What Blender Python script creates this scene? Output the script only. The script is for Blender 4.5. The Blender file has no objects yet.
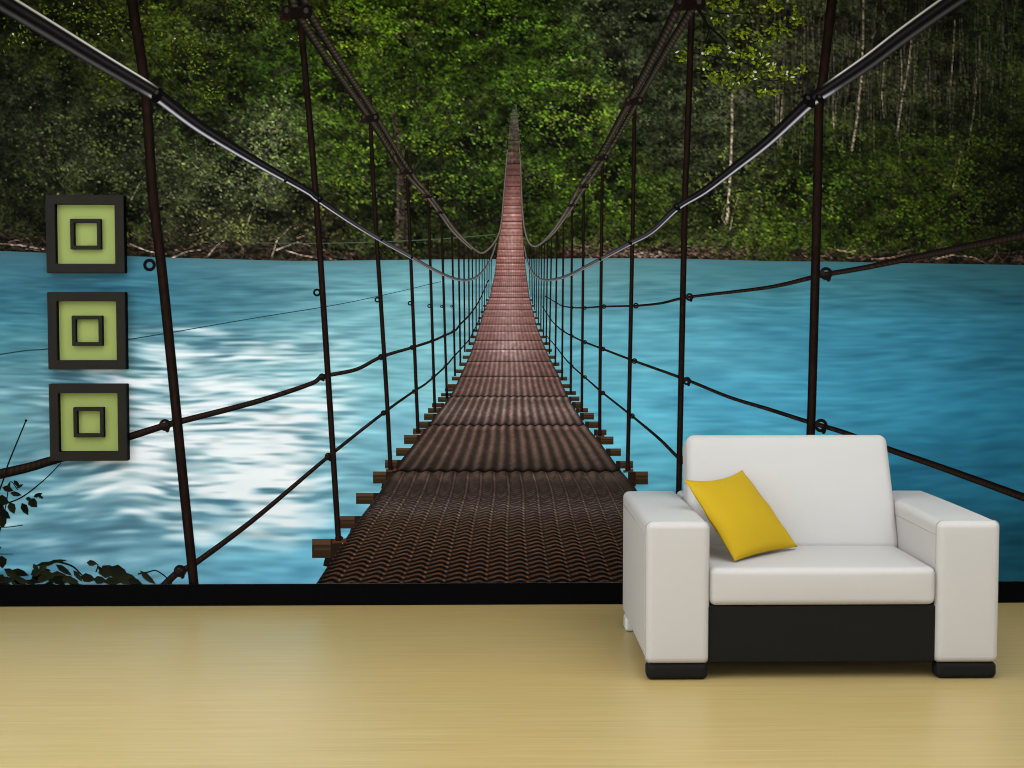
import bpy, bmesh, math, random
import numpy as np
from mathutils import Vector, Matrix

# ------------------------------------------------------------------ camera, light, exposure
SC = bpy.context.scene
COL = SC.collection
FOCAL, CAM_H = 1364.0, 1.30                 # focal length in pixels of a 1024 px wide frame; eye height in metres
TILT, TURN = math.radians(3.02), math.radians(1.05)
WALL_Y = 6.0207                             # the papered wall
LEFT_X, RIGHT_X, FRONT_Y, CEIL_Z = -3.0, 3.2, -2.6, 2.75

cam_data = bpy.data.cameras.new('camera')
cam_data.sensor_width = 36.0
cam_data.lens = FOCAL * 36.0 / 1024.0
cam = bpy.data.objects.new('camera', cam_data)
COL.objects.link(cam)
cam.location = (0, 0, CAM_H)
cam.rotation_euler = (math.pi / 2 - TILT, 0, -TURN)
SC.camera = cam

SC.view_settings.view_transform = 'Standard'
SC.view_settings.look = 'None'
SC.view_settings.gamma = 1.0
SC.view_settings.use_curve_mapping = False
SC.view_settings.exposure = -0.12
SC.cycles.filter_width = 1.05

world = bpy.data.worlds.new('overcast_sky')
SC.world = world
world.use_nodes = True
world.node_tree.nodes['Background'].inputs['Color'].default_value = (0.92, 0.96, 1.0, 1)
world.node_tree.nodes['Background'].inputs['Strength'].default_value = 1.0


def area(name, loc, rot, sx, sy, power, color):
    d = bpy.data.lights.new(name, 'AREA')
    d.shape = 'RECTANGLE'; d.size = sx; d.size_y = sy
    d.energy = power; d.color = color
    o = bpy.data.objects.new(name, d); COL.objects.link(o)
    o.location = loc; o.rotation_euler = rot
    return o


# daylight coming in by the wide window behind the camera; unseen ceiling and left-wall lights added as fill
area('window_daylight', (0.1, FRONT_Y + 0.02, 1.45), (math.pi / 2, 0, 0), 5.0, 2.2, 93.0, (0.86, 0.945, 1.0))
for lx in (-1.5, 1.7):
    area('ceiling_fill_light', (lx, 3.3, CEIL_Z - 0.03), (0, 0, 0), 2.4, 3.8, 83.0, (0.88, 0.95, 1.0))  # added overhead fill, no fixture modelled
area('side_fill_light', (LEFT_X + 0.02, 2.8, 1.45), (math.pi / 2, 0, -math.pi / 2), 3.6, 1.9, 57.0, (0.86, 0.945, 1.0))  # added fill that brightens the armchair's left side

# ------------------------------------------------------------------ picture coordinates of the print on the wall
def proj_arr(X, Z):
    """wall point (metres) -> coordinates of the print (1024 x 768 units)"""
    Z = Z - CAM_H
    x1 = X * math.cos(TURN) - WALL_Y * math.sin(TURN)
    y1 = X * math.sin(TURN) + WALL_Y * math.cos(TURN)
    y2 = y1 * math.cos(TILT) - Z * math.sin(TILT)
    z2 = y1 * math.sin(TILT) + Z * math.cos(TILT)
    return 512 + FOCAL * x1 / y2, 384 - FOCAL * z2 / y2


def wall_arr(px, py):
    """print coordinates -> wall point (X, Z) in metres"""
    px = np.asarray(px, float); py = np.asarray(py, float)
    x = (px - 512) / FOCAL; z = -(py - 384) / FOCAL
    y2 = math.cos(TILT) + z * math.sin(TILT); z2 = -math.sin(TILT) + z * math.cos(TILT)
    dx = x * math.cos(TURN) + y2 * math.sin(TURN); dy = -x * math.sin(TURN) + y2 * math.cos(TURN)
    return dx * WALL_Y / dy, z2 * WALL_Y / dy + CAM_H


RNG = np.random.default_rng(7)
OX, OY = 210, 40                             # margin of the painted sheet left of and above the frame


def vnoise(u, v, seed):
    t = np.random.default_rng(seed).random((256, 256)) * 2 - 1
    iu = np.floor(u).astype(int); iv = np.floor(v).astype(int)
    fu = u - iu; fv = v - iv
    fu = fu * fu * (3 - 2 * fu); fv = fv * fv * (3 - 2 * fv)
    a = t[iv % 256, iu % 256]; b = t[iv % 256, (iu + 1) % 256]
    c = t[(iv + 1) % 256, iu % 256]; d = t[(iv + 1) % 256, (iu + 1) % 256]
    return (a * (1 - fu) + b * fu) * (1 - fv) + (c * (1 - fu) + d * fu) * fv


def rbf(pts, X, Y, sx, sy):
    """smooth colour map through hand-picked ink samples (x, y, (r, g, b))"""
    num = 0; den = 0
    for x, y, c in pts:
        w = np.exp(-((X - x) / sx) ** 2 - ((Y - y) / sy) ** 2) + 1e-7 / (1e-3 + ((X - x) / sx) ** 2 + ((Y - y) / sy) ** 2)
        num = num + w[..., None] * np.array(c, float); den = den + w
    return num / den[..., None] / 255.0


def dab(img, x, y, a, b, th, col, alpha):
    """one soft brush dab (ellipse a x b, angle th)"""
    h, w = img.shape[:2]
    r = int(max(a, b) + 1.5)
    x0, x1, y0, y1 = max(int(x) - r, 0), min(int(x) + r + 2, w), max(int(y) - r, 0), min(int(y) + r + 2, h)
    if x0 >= x1 or y0 >= y1: return
    gx = np.arange(x0, x1) - x; gy = (np.arange(y0, y1) - y)[:, None]
    c, s = math.cos(th), math.sin(th)
    d = np.sqrt(((gx * c + gy * s) / a) ** 2 + ((gy * c - gx * s) / b) ** 2)
    m = (np.clip((1.25 - d) * 1.6, 0, 1) * alpha)[..., None]
    img[y0:y1, x0:x1] += (col - img[y0:y1, x0:x1]) * m


def stroke(img, pts, w0, w1, col, alpha):
    """a tapering line of dabs"""
    col = np.array(col, float) / 255
    P = np.array(pts, float)
    seg = np.hypot(*(P[1:] - P[:-1]).T); cum = np.r_[0, np.cumsum(seg)]
    n = max(int(cum[-1] / 1.1), 2)
    for k in range(n + 1):
        s = cum[-1] * k / n
        x = np.interp(s, cum, P[:, 0]); y = np.interp(s, cum, P[:, 1])
        r = (w0 + (w1 - w0) * k / n) / 2
        dab(img, x + OX, y + OY, max(r, .55), max(r, .55), 0, col, alpha if r >= .55 else alpha * r / .55)


FOREST_INK = [(-150, 40, (26, 34, 13)), (-120, 200, (26, 33, 16)), (0, 0, (30, 38, 12)), (60, 30, (40, 50, 15)), (100, 62, (42, 54, 17)), (30, 100, (33, 41, 24)), (20, 200, (32, 38, 19)),
    (100, 150, (44, 54, 30)), (60, 160, (34, 42, 24)), (180, 40, (52, 70, 18)), (205, 95, (44, 62, 18)), (250, 60, (42, 70, 14)), (270, 20, (46, 64, 22)), (215, 30, (46, 58, 34)), (170, 160, (50, 62, 34)),
    (230, 170, (54, 68, 40)), (272, 140, (66, 84, 48)), (290, 215, (52, 60, 34)), (100, 215, (46, 56, 26)), (200, 215, (54, 62, 36)), (330, 60, (46, 76, 16)), (330, 150, (48, 78, 18)),
    (400, 40, (52, 86, 18)), (450, 40, (46, 78, 16)), (430, 120, (46, 74, 20)), (470, 170, (42, 70, 20)), (400, 200, (40, 62, 22)), (440, 232, (32, 46, 20)), (380, 90, (44, 70, 18)),
    (550, 60, (52, 88, 24)), (580, 110, (60, 94, 26)), (530, 150, (36, 58, 20)), (580, 170, (48, 80, 20)), (560, 225, (36, 58, 16)), (625, 40, (54, 72, 50)), (650, 80, (48, 68, 40)),
    (680, 130, (48, 64, 42)), (640, 200, (42, 66, 18)), (700, 220, (42, 60, 24)), (740, 160, (54, 70, 40)), (760, 40, (52, 70, 36)), (720, 110, (52, 68, 42)), (800, 60, (44, 54, 36)),
    (850, 30, (44, 58, 36)), (900, 40, (40, 52, 30)), (960, 30, (34, 48, 24)), (1010, 30, (30, 44, 18)), (870, 110, (42, 54, 30)), (940, 90, (38, 48, 26)), (1000, 100, (30, 44, 14)),
    (830, 160, (34, 56, 14)), (900, 150, (38, 60, 14)), (960, 170, (30, 45, 10)), (1010, 170, (27, 39, 10)), (780, 200, (44, 68, 16)), (850, 210, (42, 66, 16)), (930, 210, (42, 64, 12)),
    (1000, 215, (25, 37, 10)), (1150, 60, (24, 36, 14)), (1150, 200, (22, 32, 10))]


def shore_y(x):
    return np.interp(x, [-210, 0, 100, 165, 256, 300, 430, 512, 620, 700, 768, 830, 900, 1024, 1230],
                     [249, 251, 255, 257.5, 260, 261, 259.5, 259, 258, 259, 261, 261.5, 263, 265, 267])


def paint_forest():
    W, H = 1024 + 2 * OX, 275 + OY
    X, Y = np.meshgrid(np.arange(W) - OX, np.arange(H) - OY)
    base = rbf(FOREST_INK, X, Y, 42, 36)
    n = .55 * vnoise(X / 34, Y / 24, 1) + .5 * vnoise(X / 13 + 7, Y / 9, 2) + .45 * vnoise(X / 5, Y / 3.6, 3)
    img = base * np.clip(0.62 + .62 * n, .16, 1.7)[..., None]
    clump = .6 * vnoise(X / 30, Y / 15, 11) + .6 * vnoise(X / 11, Y / 6.5, 12)
    rr = np.random.default_rng(5)
    # dark gaps and limbs behind the leaves
    for tx, ty, spread, ln, cnt in ((402, 214, 1.0, 190, 26), (560, 150, 1.1, 90, 10), (250, 150, 1.0, 80, 8), (60, 190, .9, 110, 9)):
        for k in range(cnt):
            a = rr.uniform(-spread, spread); L = ln * rr.uniform(.45, 1)
            P = [(tx + rr.uniform(-5, 5) + L * s * math.sin(a * (.35 + .65 * s)), ty - L * s * math.cos(a)) for s in np.linspace(0, 1, 7)]
            stroke(img, P, rr.uniform(1.2, 2.6), .5, (16, 17, 14), .75)
    stroke(img, [(401, 245), (402, 205), (401, 172), (398, 140), (394, 112)], 13, 3, (46, 42, 40), .85)
    stroke(img, [(397, 245), (398, 205), (398, 172)], 3, 2, (66, 62, 60), .7)
    stroke(img, [(405, 245), (406, 205), (404, 172)], 3, 2, (28, 26, 24), .8)
    stroke(img, [(44, 165), (40, 140), (36, 105), (30, 70)], 5, 2, (24, 20, 20), .7)
    # pale trunks of the far birch stand
    for k in range(250):
        x = rr.uniform(772, 1015) if k < 190 else rr.uniform(606, 770)
        if k < 190:
            top = rr.uniform(-10, 90); bot = min(top + rr.uniform(25, 90), 165 if x < 930 else 190)
            al, c = rr.uniform(.12, .52), (110, 112, 104)
        else:
            top = rr.uniform(-10, 90); bot = top + rr.uniform(15, 60)
            al, c = rr.uniform(.06, .18), (96, 108, 92)
        lean = rr.uniform(-5, 7); w = rr.uniform(.7, 1.7)
        P = [(x + lean * (1 - s) + rr.uniform(-.9, .9), top + (bot - top) * s) for s in np.linspace(0, 1, 7)]
        stroke(img, P, w * .6, w, c, al)
        if rr.random() < .5:
            stroke(img, [(x + 2.5, top + 5), (x + 2.5, bot)], 1.2, 1.4, (20, 26, 16), .5)
    for P, w in (([(864, -30), (863, 40), (862, 75), (857, 120), (852, 150)], 2.8), ([(912, 36), (908, 70), (902, 100), (897, 135)], 2.2), ([(901, 50), (902, 72), (901, 90)], 1.8), ([(955, 20), (953, 55), (951, 85)], 1.6),
                 ([(732, 92), (732, 130), (731, 160), (729, 195), (727, 222)], 3.2), ([(725, 206), (722, 218), (728, 228)], 1.6), ([(738, 198), (733, 214), (730, 230)], 1.6),
                 ([(978, 70), (974, 110), (968, 150)], 1.4), ([(961, 150), (957, 175), (952, 190)], 1.6), ([(884, 62), (882, 95), (884, 118)], 1.5), ([(782, 100), (781, 125), (780, 145)], 2.0), ([(834, 78), (833, 110), (834, 128)], 1.8)):
        stroke(img, P, w * .7, w, (150, 150, 138), .62)
    for P in ([(863, 46), (852, 38), (845, 30)], [(872, 38), (882, 22), (890, 6)], [(908, 50), (918, 42), (930, 38)]):
        stroke(img, P, 1.2, .7, (130, 130, 116), .55)
    # pale bare twigs of the left bank
    for k in range(60):
        x, y = rr.uniform(-180, 300), rr.uniform(95, 235)
        a = rr.uniform(-2.9, -.2); L = rr.uniform(8, 38); cv = rr.uniform(-.7, .7)
        P = [(x + L * s * math.cos(a + cv * s), y + L * s * math.sin(a + cv * s)) for s in np.linspace(0, 1, 6)]
        stroke(img, P, rr.uniform(.7, 1.3), .4, (112, 116, 98), rr.uniform(.15, .42))
    for P in ([(245, 231), (254, 205), (262, 180), (266, 168)], [(157, 157), (176, 160), (192, 163)], [(193, 163), (204, 176), (210, 184)], [(131, 200), (138, 186), (145, 176)], [(195, 140), (197, 160), (205, 172)], [(264, 168), (258, 150), (250, 138)]):
        stroke(img, P, 1.6, .8, (138, 142, 124), .6)
    # leaves
    N = 42000
    xs = rr.uniform(-OX, 1024 + OX, N); ys = rr.uniform(-OY, 268, N)
    for x, y in zip(xs, ys):
        iy, ix = min(int(y + OY), H - 1), min(int(x + OX), W - 1)
        c = clump[iy, ix] + rr.normal(0, .28)
        birch = (770 < x < 1010 and y < 130 - max(0, x - 930) * .6) or (600 < x < 690 and y < 130)
        if birch and rr.random() < .6: continue
        if c < -.35 and rr.random() < .75: continue
        bcol = base[iy, ix]
        m = np.clip(.85 + .95 * c, .3, 2.2)
        col = bcol * m
        if m > 1.35: col = col * np.array([1.07, 1.05, .92])
        sz = rr.uniform(.75, 1.6)
        dab(img, x + OX, y + OY, sz * 1.35, sz * .75, rr.normal(.25, .7), np.clip(col, 0, 1), rr.uniform(.5, .95))
    # sprays of brighter leaves
    def spray(cx, cy, sx, sy, cnt, col, lo, hi, s0=1.1, s1=2.2):
        col = np.array(col, float) / 255
        for k in range(cnt):
            x, y = rr.normal(cx, sx), rr.normal(cy, sy)
            if y > shore_y(x) - 6: continue
            dab(img, x + OX, y + OY, rr.uniform(s0, s1), rr.uniform(.6, 1.1), rr.uniform(-.9, .9), np.clip(col * rr.uniform(lo, hi), 0, 1), rr.uniform(.5, .9))
    spray(272, 130, 14, 20, 230, (134, 152, 104), .55, 1.1, .8, 1.5)
    spray(250, 165, 26, 20, 240, (112, 130, 84), .5, 1.1, .8, 1.5)
    spray(120, 150, 55, 40, 480, (96, 112, 66), .4, 1.1, .8, 1.6)
    spray(215, 200, 50, 22, 420, (108, 120, 78), .4, 1.1, .8, 1.5)
    spray(752, 205, 22, 26, 220, (92, 120, 44), .5, 1.05)
    for k in range(46):        # leaf layers of the two broad crowns by the bridge
        cx, cy = (rr.uniform(330, 505), rr.uniform(-25, 215)) if k < 30 else (rr.uniform(525, 640), rr.uniform(10, 215))
        for j in range(26):
            u = rr.normal(0, 1); x = cx + u * 12; y = cy + .14 * u * u * 6 + rr.normal(0, 2.2)
            c0 = base[int(np.clip(y + OY, 0, H - 1)), int(np.clip(x + OX, 0, W - 1))]
            dab(img, x + OX, y + OY, rr.uniform(1.2, 2.2), rr.uniform(.7, 1.1), rr.normal(.2, .5), np.clip(c0 * rr.uniform(1.25, 1.95) * np.array([1.06, 1.03, .9]), 0, 1), rr.uniform(.5, .9))
    for k in range(26):
        cx, cy = rr.uniform(770, 1020), rr.uniform(135, 240)
        spray(cx, cy, 11, 5, 30, base[int(cy + OY), int(cx + OX)] * 255, 1.2, 1.9)
    for x, y in ((556, 118), (590, 95), (560, 178), (610, 85), (602, 120), (345, 45), (365, 50), (340, 20), (372, 18), (440, 150), (425, 195)):
        spray(x, y, 12, 4, 36, (104, 142, 34), .7, 1.15)
    for k in range(70):        # small gaps of pale sky light between the leaves
        x, y = rr.uniform(380, 500), rr.uniform(20, 150)
        dab(img, x + OX, y + OY, rr.uniform(.7, 1.3), rr.uniform(.7, 1.3), 0, np.array([.55, .6, .58]) * rr.uniform(.6, 1.1), rr.uniform(.3, .8))
    # the bank: dark earth, then driftwood
    sy = shore_y(X)
    k = np.clip((Y - (sy - np.where(X < 330, 19, 11) + 5 * vnoise(X / 16, Y / 9, 21))) / 7, 0, 1)
    k = k * np.where((X > 735) & (X < 790), .25, 1) * np.where((X > 360) & (X < 560), .45, 1)
    earth = np.array([40, 33, 29]) / 255 * np.clip(.75 + .6 * vnoise(X / 7, Y / 2.6, 22) + .35 * vnoise(X / 3, Y / 2, 23), .2, 1.7)[..., None]
    img += (earth - img) * (k * .85)[..., None]
    for q in range(640):
        x = rr.choice([rr.uniform(-200, 350), rr.uniform(560, 745), rr.uniform(790, 1210)])
        yb = float(shore_y(x))
        y = yb - rr.uniform(1, 24 if x < 340 else 14)
        L = rr.uniform(5, 26); a = rr.normal(0, .28); cv = rr.normal(0, .5)
        P = [(x + L * s * math.cos(a + cv * s), y + L * s * math.sin(a + cv * s)) for s in np.linspace(0, 1, 5)]
        g = rr.uniform(.45, 1.15)
        stroke(img, P, rr.uniform(.7, 1.4), .5, (118 * g, 102 * g, 94 * g), rr.uniform(.3, .75))
    for P in ([(172, 258), (188, 251), (200, 250)], [(207, 257), (216, 246), (224, 240)], [(272, 256), (277, 240), (291, 226)], [(285, 250), (300, 255), (318, 258)], [(276, 250), (298, 242), (310, 246)], [(130, 244), (150, 252), (166, 254)],
              [(-10, 243), (18, 245), (44, 249)], [(838, 250), (848, 252), (856, 251)], [(872, 259), (890, 258), (905, 254)], [(936, 259), (952, 255), (972, 257), (984, 262)]):
        stroke(img, P, 1.7, .9, (168, 156, 146), .75)
    for q in range(90):
        x = rr.uniform(620, 665)
        dab(img, x + OX, float(shore_y(x)) - rr.uniform(1, 7) + OY, 1.3, .9, 0, np.array([.55, .52, .5]) * rr.uniform(.4, 1.2), .8)
    fine = .5 * vnoise(X / 1.7, Y / 1.4, 41) + .35 * vnoise(X / 3.1, Y / 2.3, 42)
    img *= np.clip(1 + .9 * fine, .3, 1.9)[..., None]
    hue = np.clip(vnoise(X / 7, Y / 6, 45) + .5 * vnoise(X / 2.5, Y / 2.5, 46) - .1, 0, 1)
    img += (img.mean(-1, keepdims=True) * np.array([1.0, 1.02, .98]) - img) * (hue * .6)[..., None]
    stand = np.clip((X - 600) / 30, 0, 1) * np.clip((150 - .25 * np.abs(X - 860) - Y) / 40, 0, 1)
    bark = np.clip(vnoise(X / 1.9 + Y * .02, Y / 26, 43) * 1.3 - .25, 0, 1) * np.clip(.6 + vnoise(X / 9, Y / 17, 44), 0, 1)
    img += (np.array([.37, .39, .34]) - img) * (stand * bark * .42)[..., None]
    grey = img @ np.array([.3, .59, .11])
    img = grey[..., None] + (img - grey[..., None]) * .95
    img = (.012 + .98 * img) * np.array([1.08, 1.0, .95])
    img[..., 0] *= 1 + .07 * np.clip((X - 290) / 50, 0, 1)
    img *= (1 - .16 * np.clip((X - 760) / 150, 0, 1))[..., None]
    return np.clip(img, 0, 1)


RIVER_INK = [(-150, 270, (46, 96, 116)), (-150, 400, (70, 130, 150)), (-150, 560, (60, 122, 152)), (20, 258, (62, 108, 124)), (20, 300, (48, 110, 132)), (130, 300, (52, 112, 135)), (230, 290, (62, 122, 142)), (250, 268, (82, 130, 144)), (330, 290, (88, 145, 160)), (430, 280, (100, 160, 172)),
    (20, 340, (70, 130, 148)), (110, 335, (80, 140, 155)), (20, 420, (98, 156, 172)), (20, 500, (92, 152, 174)), (20, 560, (72, 138, 168)), (120, 560, (92, 150, 175)), (240, 560, (95, 165, 195)), (300, 560, (85, 165, 200)),
    (340, 350, (120, 180, 195)), (370, 450, (118, 185, 207)), (400, 350, (112, 180, 196)), (440, 330, (115, 180, 195)), (470, 300, (110, 165, 178)), (510, 320, (105, 165, 178)),
    (560, 280, (95, 150, 160)), (600, 268, (92, 146, 154)), (650, 275, (80, 138, 148)), (750, 275, (66, 122, 134)), (850, 280, (52, 110, 124)), (950, 280, (42, 94, 106)), (1010, 280, (34, 78, 90)),
    (600, 350, (94, 172, 194)), (600, 430, (98, 185, 208)), (660, 330, (88, 166, 188)), (660, 420, (92, 186, 214)), (720, 340, (78, 158, 184)), (720, 410, (80, 172, 205)), (800, 330, (64, 146, 174)), (780, 420, (74, 168, 200)),
    (880, 340, (54, 136, 166)), (880, 400, (54, 142, 175)), (950, 340, (45, 122, 152)), (950, 420, (42, 126, 160)), (1010, 340, (36, 104, 130)), (1010, 430, (30, 102, 132)), (960, 480, (35, 114, 146)), (1010, 560, (22, 80, 100)), (1150, 320, (26, 78, 96)), (1150, 500, (20, 72, 92))]
GLINTS = [(225, 425, 85, 55, .85), (200, 500, 80, 40, .6), (290, 500, 45, 45, .5), (90, 390, 90, 40, .42), (110, 465, 85, 40, .5), (250, 352, 90, 16, .62), (160, 332, 60, 9, .35), (345, 400, 30, 45, .22),
          (60, 540, 120, 40, .25), (290, 440, 40, 40, .6), (150, 430, 40, 40, .25), (340, 330, 60, 20, .12)]


def paint_river():
    W, H = 1024 + 2 * OX, 345
    X, Y = np.meshgrid(np.arange(W) - OX + 0., np.arange(H) + 245.)
    base = rbf(RIVER_INK, X, Y, 60, 34)
    d = np.clip(Y - 250, 0, None)
    g = np.log(1 + d * .009) / .009                     # rows of ripples grow towards the viewer
    warp = 3.2 * vnoise(X / 170, g / 40, 31) + 1.3 * vnoise(X / 60, g / 14, 34)
    near = np.clip(d / 230, 0, 1)

    def rip(sx, py, seed):                              # short ripples far off, longer ones near
        f = vnoise(X / sx, (g + warp) / py, seed)
        n = vnoise(X / (sx * 1.7) + 31, (g + warp * 1.7) / py, seed + 50)
        return f * (1 - near) + n * near
    n1 = rip(26, 2.9, 32); n2 = rip(42, 5.6, 33); n3 = rip(15, 1.7, 35); n4 = vnoise(X / 130, g / 20 + 3, 36)
    n5 = .6 * vnoise(X / 34 + 5, (g + warp * .8) / 1.35, 37) + .5 * vnoise(X / 22 + 5, (g + warp * .8) / .95, 38)
    s = .48 * n1 + .42 * n2 + .42 * n3 + .28 * n4 + .62 * n5
    w = sum(a * np.exp(-((X - x) / u) ** 2 - ((Y - y) / v) ** 2) for x, y, u, v, a in GLINTS)
    left = np.clip((480 - X) / 120, 0, 1)
    amp = .155 + left * (.05 + .2 * np.clip(w, 0, 1))
    far = np.clip(d / 40, .25, 1)
    base = base + (np.array([.64, .78, .82]) - base) * (np.clip(w, 0, 1) * .55 * left)[..., None]
    img = base * (1 + (amp * s * far)[..., None] * np.array([1.35, 1.0, .85]))
    t = np.clip((w * .80 - .24 + (.34 + .74 * np.clip(w, 0, 1)) * s * np.clip(w * 3.2, 0, 1)) * 1.3, 0, 1) * left
    white = np.array([.93, .945, .97]) + .02 * n3[..., None]
    img = img + (white - img) * np.clip(t, 0, .97)[..., None]
    n6 = .7 * vnoise(X / 30 + 3, (g + warp * .7) / 1.25, 39) + .6 * vnoise(X / 46, (g + warp * .7) / 2.3, 40)
    img = img + (np.array([.62, .76, .81]) - img) * (np.clip(n6 - .08, 0, .75) * .9 * left * np.clip(w * 2.2, 0, 1))[..., None]
    img = img * (1 - .2 * np.clip(-n5 - .05, 0, 1) * left * np.clip(w * 2.5, 0, 1))[..., None]
    dark = np.clip((-s - .32) * 1.6, 0, 1) * left * np.clip(w * 2.5, 0, 1) * .5
    img = img + (np.array([.36, .52, .60]) - img) * dark[..., None]
    # reflection of the bank along the waterline
    e = np.exp(-np.clip(Y - shore_y(X), 0, None) / 5.0) * .38
    img = img + (np.array([.24, .33, .34]) - img) * e[..., None]
    grey = img @ np.array([.3, .59, .11])
    return np.clip(grey[..., None] + (img - grey[..., None]) * .9, 0, 1)


def sharpen(img, k):
    """crisp printing: unsharp mask with a 3 x 3 kernel"""
    p = np.pad(img, ((1, 1), (1, 1), (0, 0)), mode='edge')
    b = (p[:-2, 1:-1] + p[2:, 1:-1] + p[1:-1, :-2] + p[1:-1, 2:] + 2 * img) / 6
    return np.clip(img + k * (img - b), 0, 1)


def to_lin(c):
    c = np.clip(np.asarray(c, float), 0, 1)
    return np.where(c <= .04045, c / 12.92, ((c + .055) / 1.055) ** 2.4)

# ------------------------------------------------------------------ helpers
def nodes_of(name):
    m = bpy.data.materials.new(name); m.use_nodes = True
    nt = m.node_tree
    return m, nt, nt.nodes['Principled BSDF']


def plain(name, rgb, rough=.5, spec=.4, bump=0, bump_scale=200, vary=0.0):
    """one procedural material: base colour with faint noise variation and a fine bump"""
    m, nt, b = nodes_of(name)
    b.inputs['Roughness'].default_value = rough
    b.inputs['Specular IOR Level'].default_value = spec
    tc = nt.nodes.new('ShaderNodeTexCoord')
    nz = nt.nodes.new('ShaderNodeTexNoise'); nz.inputs['Scale'].default_value = 9; nz.inputs['Detail'].default_value = 4
    nt.links.new(tc.outputs['Object'], nz.inputs['Vector'])
    mx = nt.nodes.new('ShaderNodeMix'); mx.data_type = 'RGBA'
    mx.inputs['A'].default_value = (*[c * (1 - vary) for c in rgb], 1)
    mx.inputs['B'].default_value = (*[min(c * (1 + vary), 1) for c in rgb], 1)
    nt.links.new(nz.outputs['Fac'], mx.inputs['Factor'])
    nt.links.new(mx.outputs['Result'], b.inputs['Base Color'])
    if bump:
        n2 = nt.nodes.new('ShaderNodeTexNoise'); n2.inputs['Scale'].default_value = bump_scale; n2.inputs['Detail'].default_value = 2
        bp = nt.nodes.new('ShaderNodeBump'); bp.inputs['Strength'].default_value = bump; bp.inputs['Distance'].default_value = .002
        nt.links.new(tc.outputs['Object'], n2.inputs['Vector'])
        nt.links.new(n2.outputs['Fac'], bp.inputs['Height']); nt.links.new(bp.outputs['Normal'], b.inputs['Normal'])
    return m


def print_material(name, paper_scale):
    """matt photo paper whose ink is the colour attribute of the sheet, with a faint paper grain"""
    m, nt, b = nodes_of(name)
    b.inputs['Roughness'].default_value = .8
    b.inputs['Specular IOR Level'].default_value = .02
    at = nt.nodes.new('ShaderNodeAttribute'); at.attribute_name = 'ink'
    nz = nt.nodes.new('ShaderNodeTexNoise'); nz.inputs['Scale'].default_value = paper_scale
    tc = nt.nodes.new('ShaderNodeTexCoord'); nt.links.new(tc.outputs['Object'], nz.inputs['Vector'])
    mr = nt.nodes.new('ShaderNodeMapRange'); mr.inputs['To Min'].default_value = .95; mr.inputs['To Max'].default_value = 1.05
    nt.links.new(nz.outputs['Fac'], mr.inputs['Value'])
    vm = nt.nodes.new('ShaderNodeVectorMath'); vm.operation = 'SCALE'
    nt.links.new(at.outputs['Color'], vm.inputs[0]); nt.links.new(mr.outputs['Result'], vm.inputs['Scale'])
    nt.links.new(vm.outputs['Vector'], b.inputs['Base Color'])
    return m


def link(name, me, mat, parent=None, kind=None, label=None):
    o = bpy.data.objects.new(name, me); COL.objects.link(o)
    if mat: me.materials.append(mat)
    if parent: o.parent = parent
    if kind: o['kind'] = kind
    if label: o['label'] = label
    return o


def thing(name, label, cat, loc, rz=0, group=None):
    o = bpy.data.objects.new(name, None); COL.objects.link(o)
    o.empty_display_size = .1
    o.location = loc; o.rotation_euler = (0, 0, rz)
    o['label'] = label; o['category'] = cat
    if group: o['group'] = group
    return o


def mesh(name, verts, faces, smooth=False):
    me = bpy.data.meshes.new(name)
    me.from_pydata([tuple(v) for v in verts], [], faces); me.update()
    if smooth:
        me.polygons.foreach_set('use_smooth', [True] * len(me.polygons))
    return me


def boxes(name, specs, mat, parent=None, bev=0.0, kind=None, label=None):
    """axis-aligned boxes (x0, x1, y0, y1, z0, z1) joined in one mesh with bevelled edges"""
    bm = bmesh.new()
    for x0, x1, y0, y1, z0, z1 in specs:
        r = bmesh.ops.create_cube(bm, size=1)
        for v in r['verts']:
            v.co = Vector(((x0 + x1) / 2 + v.co.x * (x1 - x0), (y0 + y1) / 2 + v.co.y * (y1 - y0), (z0 + z1) / 2 + v.co.z * (z1 - z0)))
    if bev:
        bmesh.ops.bevel(bm, geom=bm.edges[:], offset=bev, segments=2, affect='EDGES', profile=.6)
    me = bpy.data.meshes.new(name); bm.to_mesh(me); bm.free()
    return link(name, me, mat, parent, kind, label)


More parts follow.
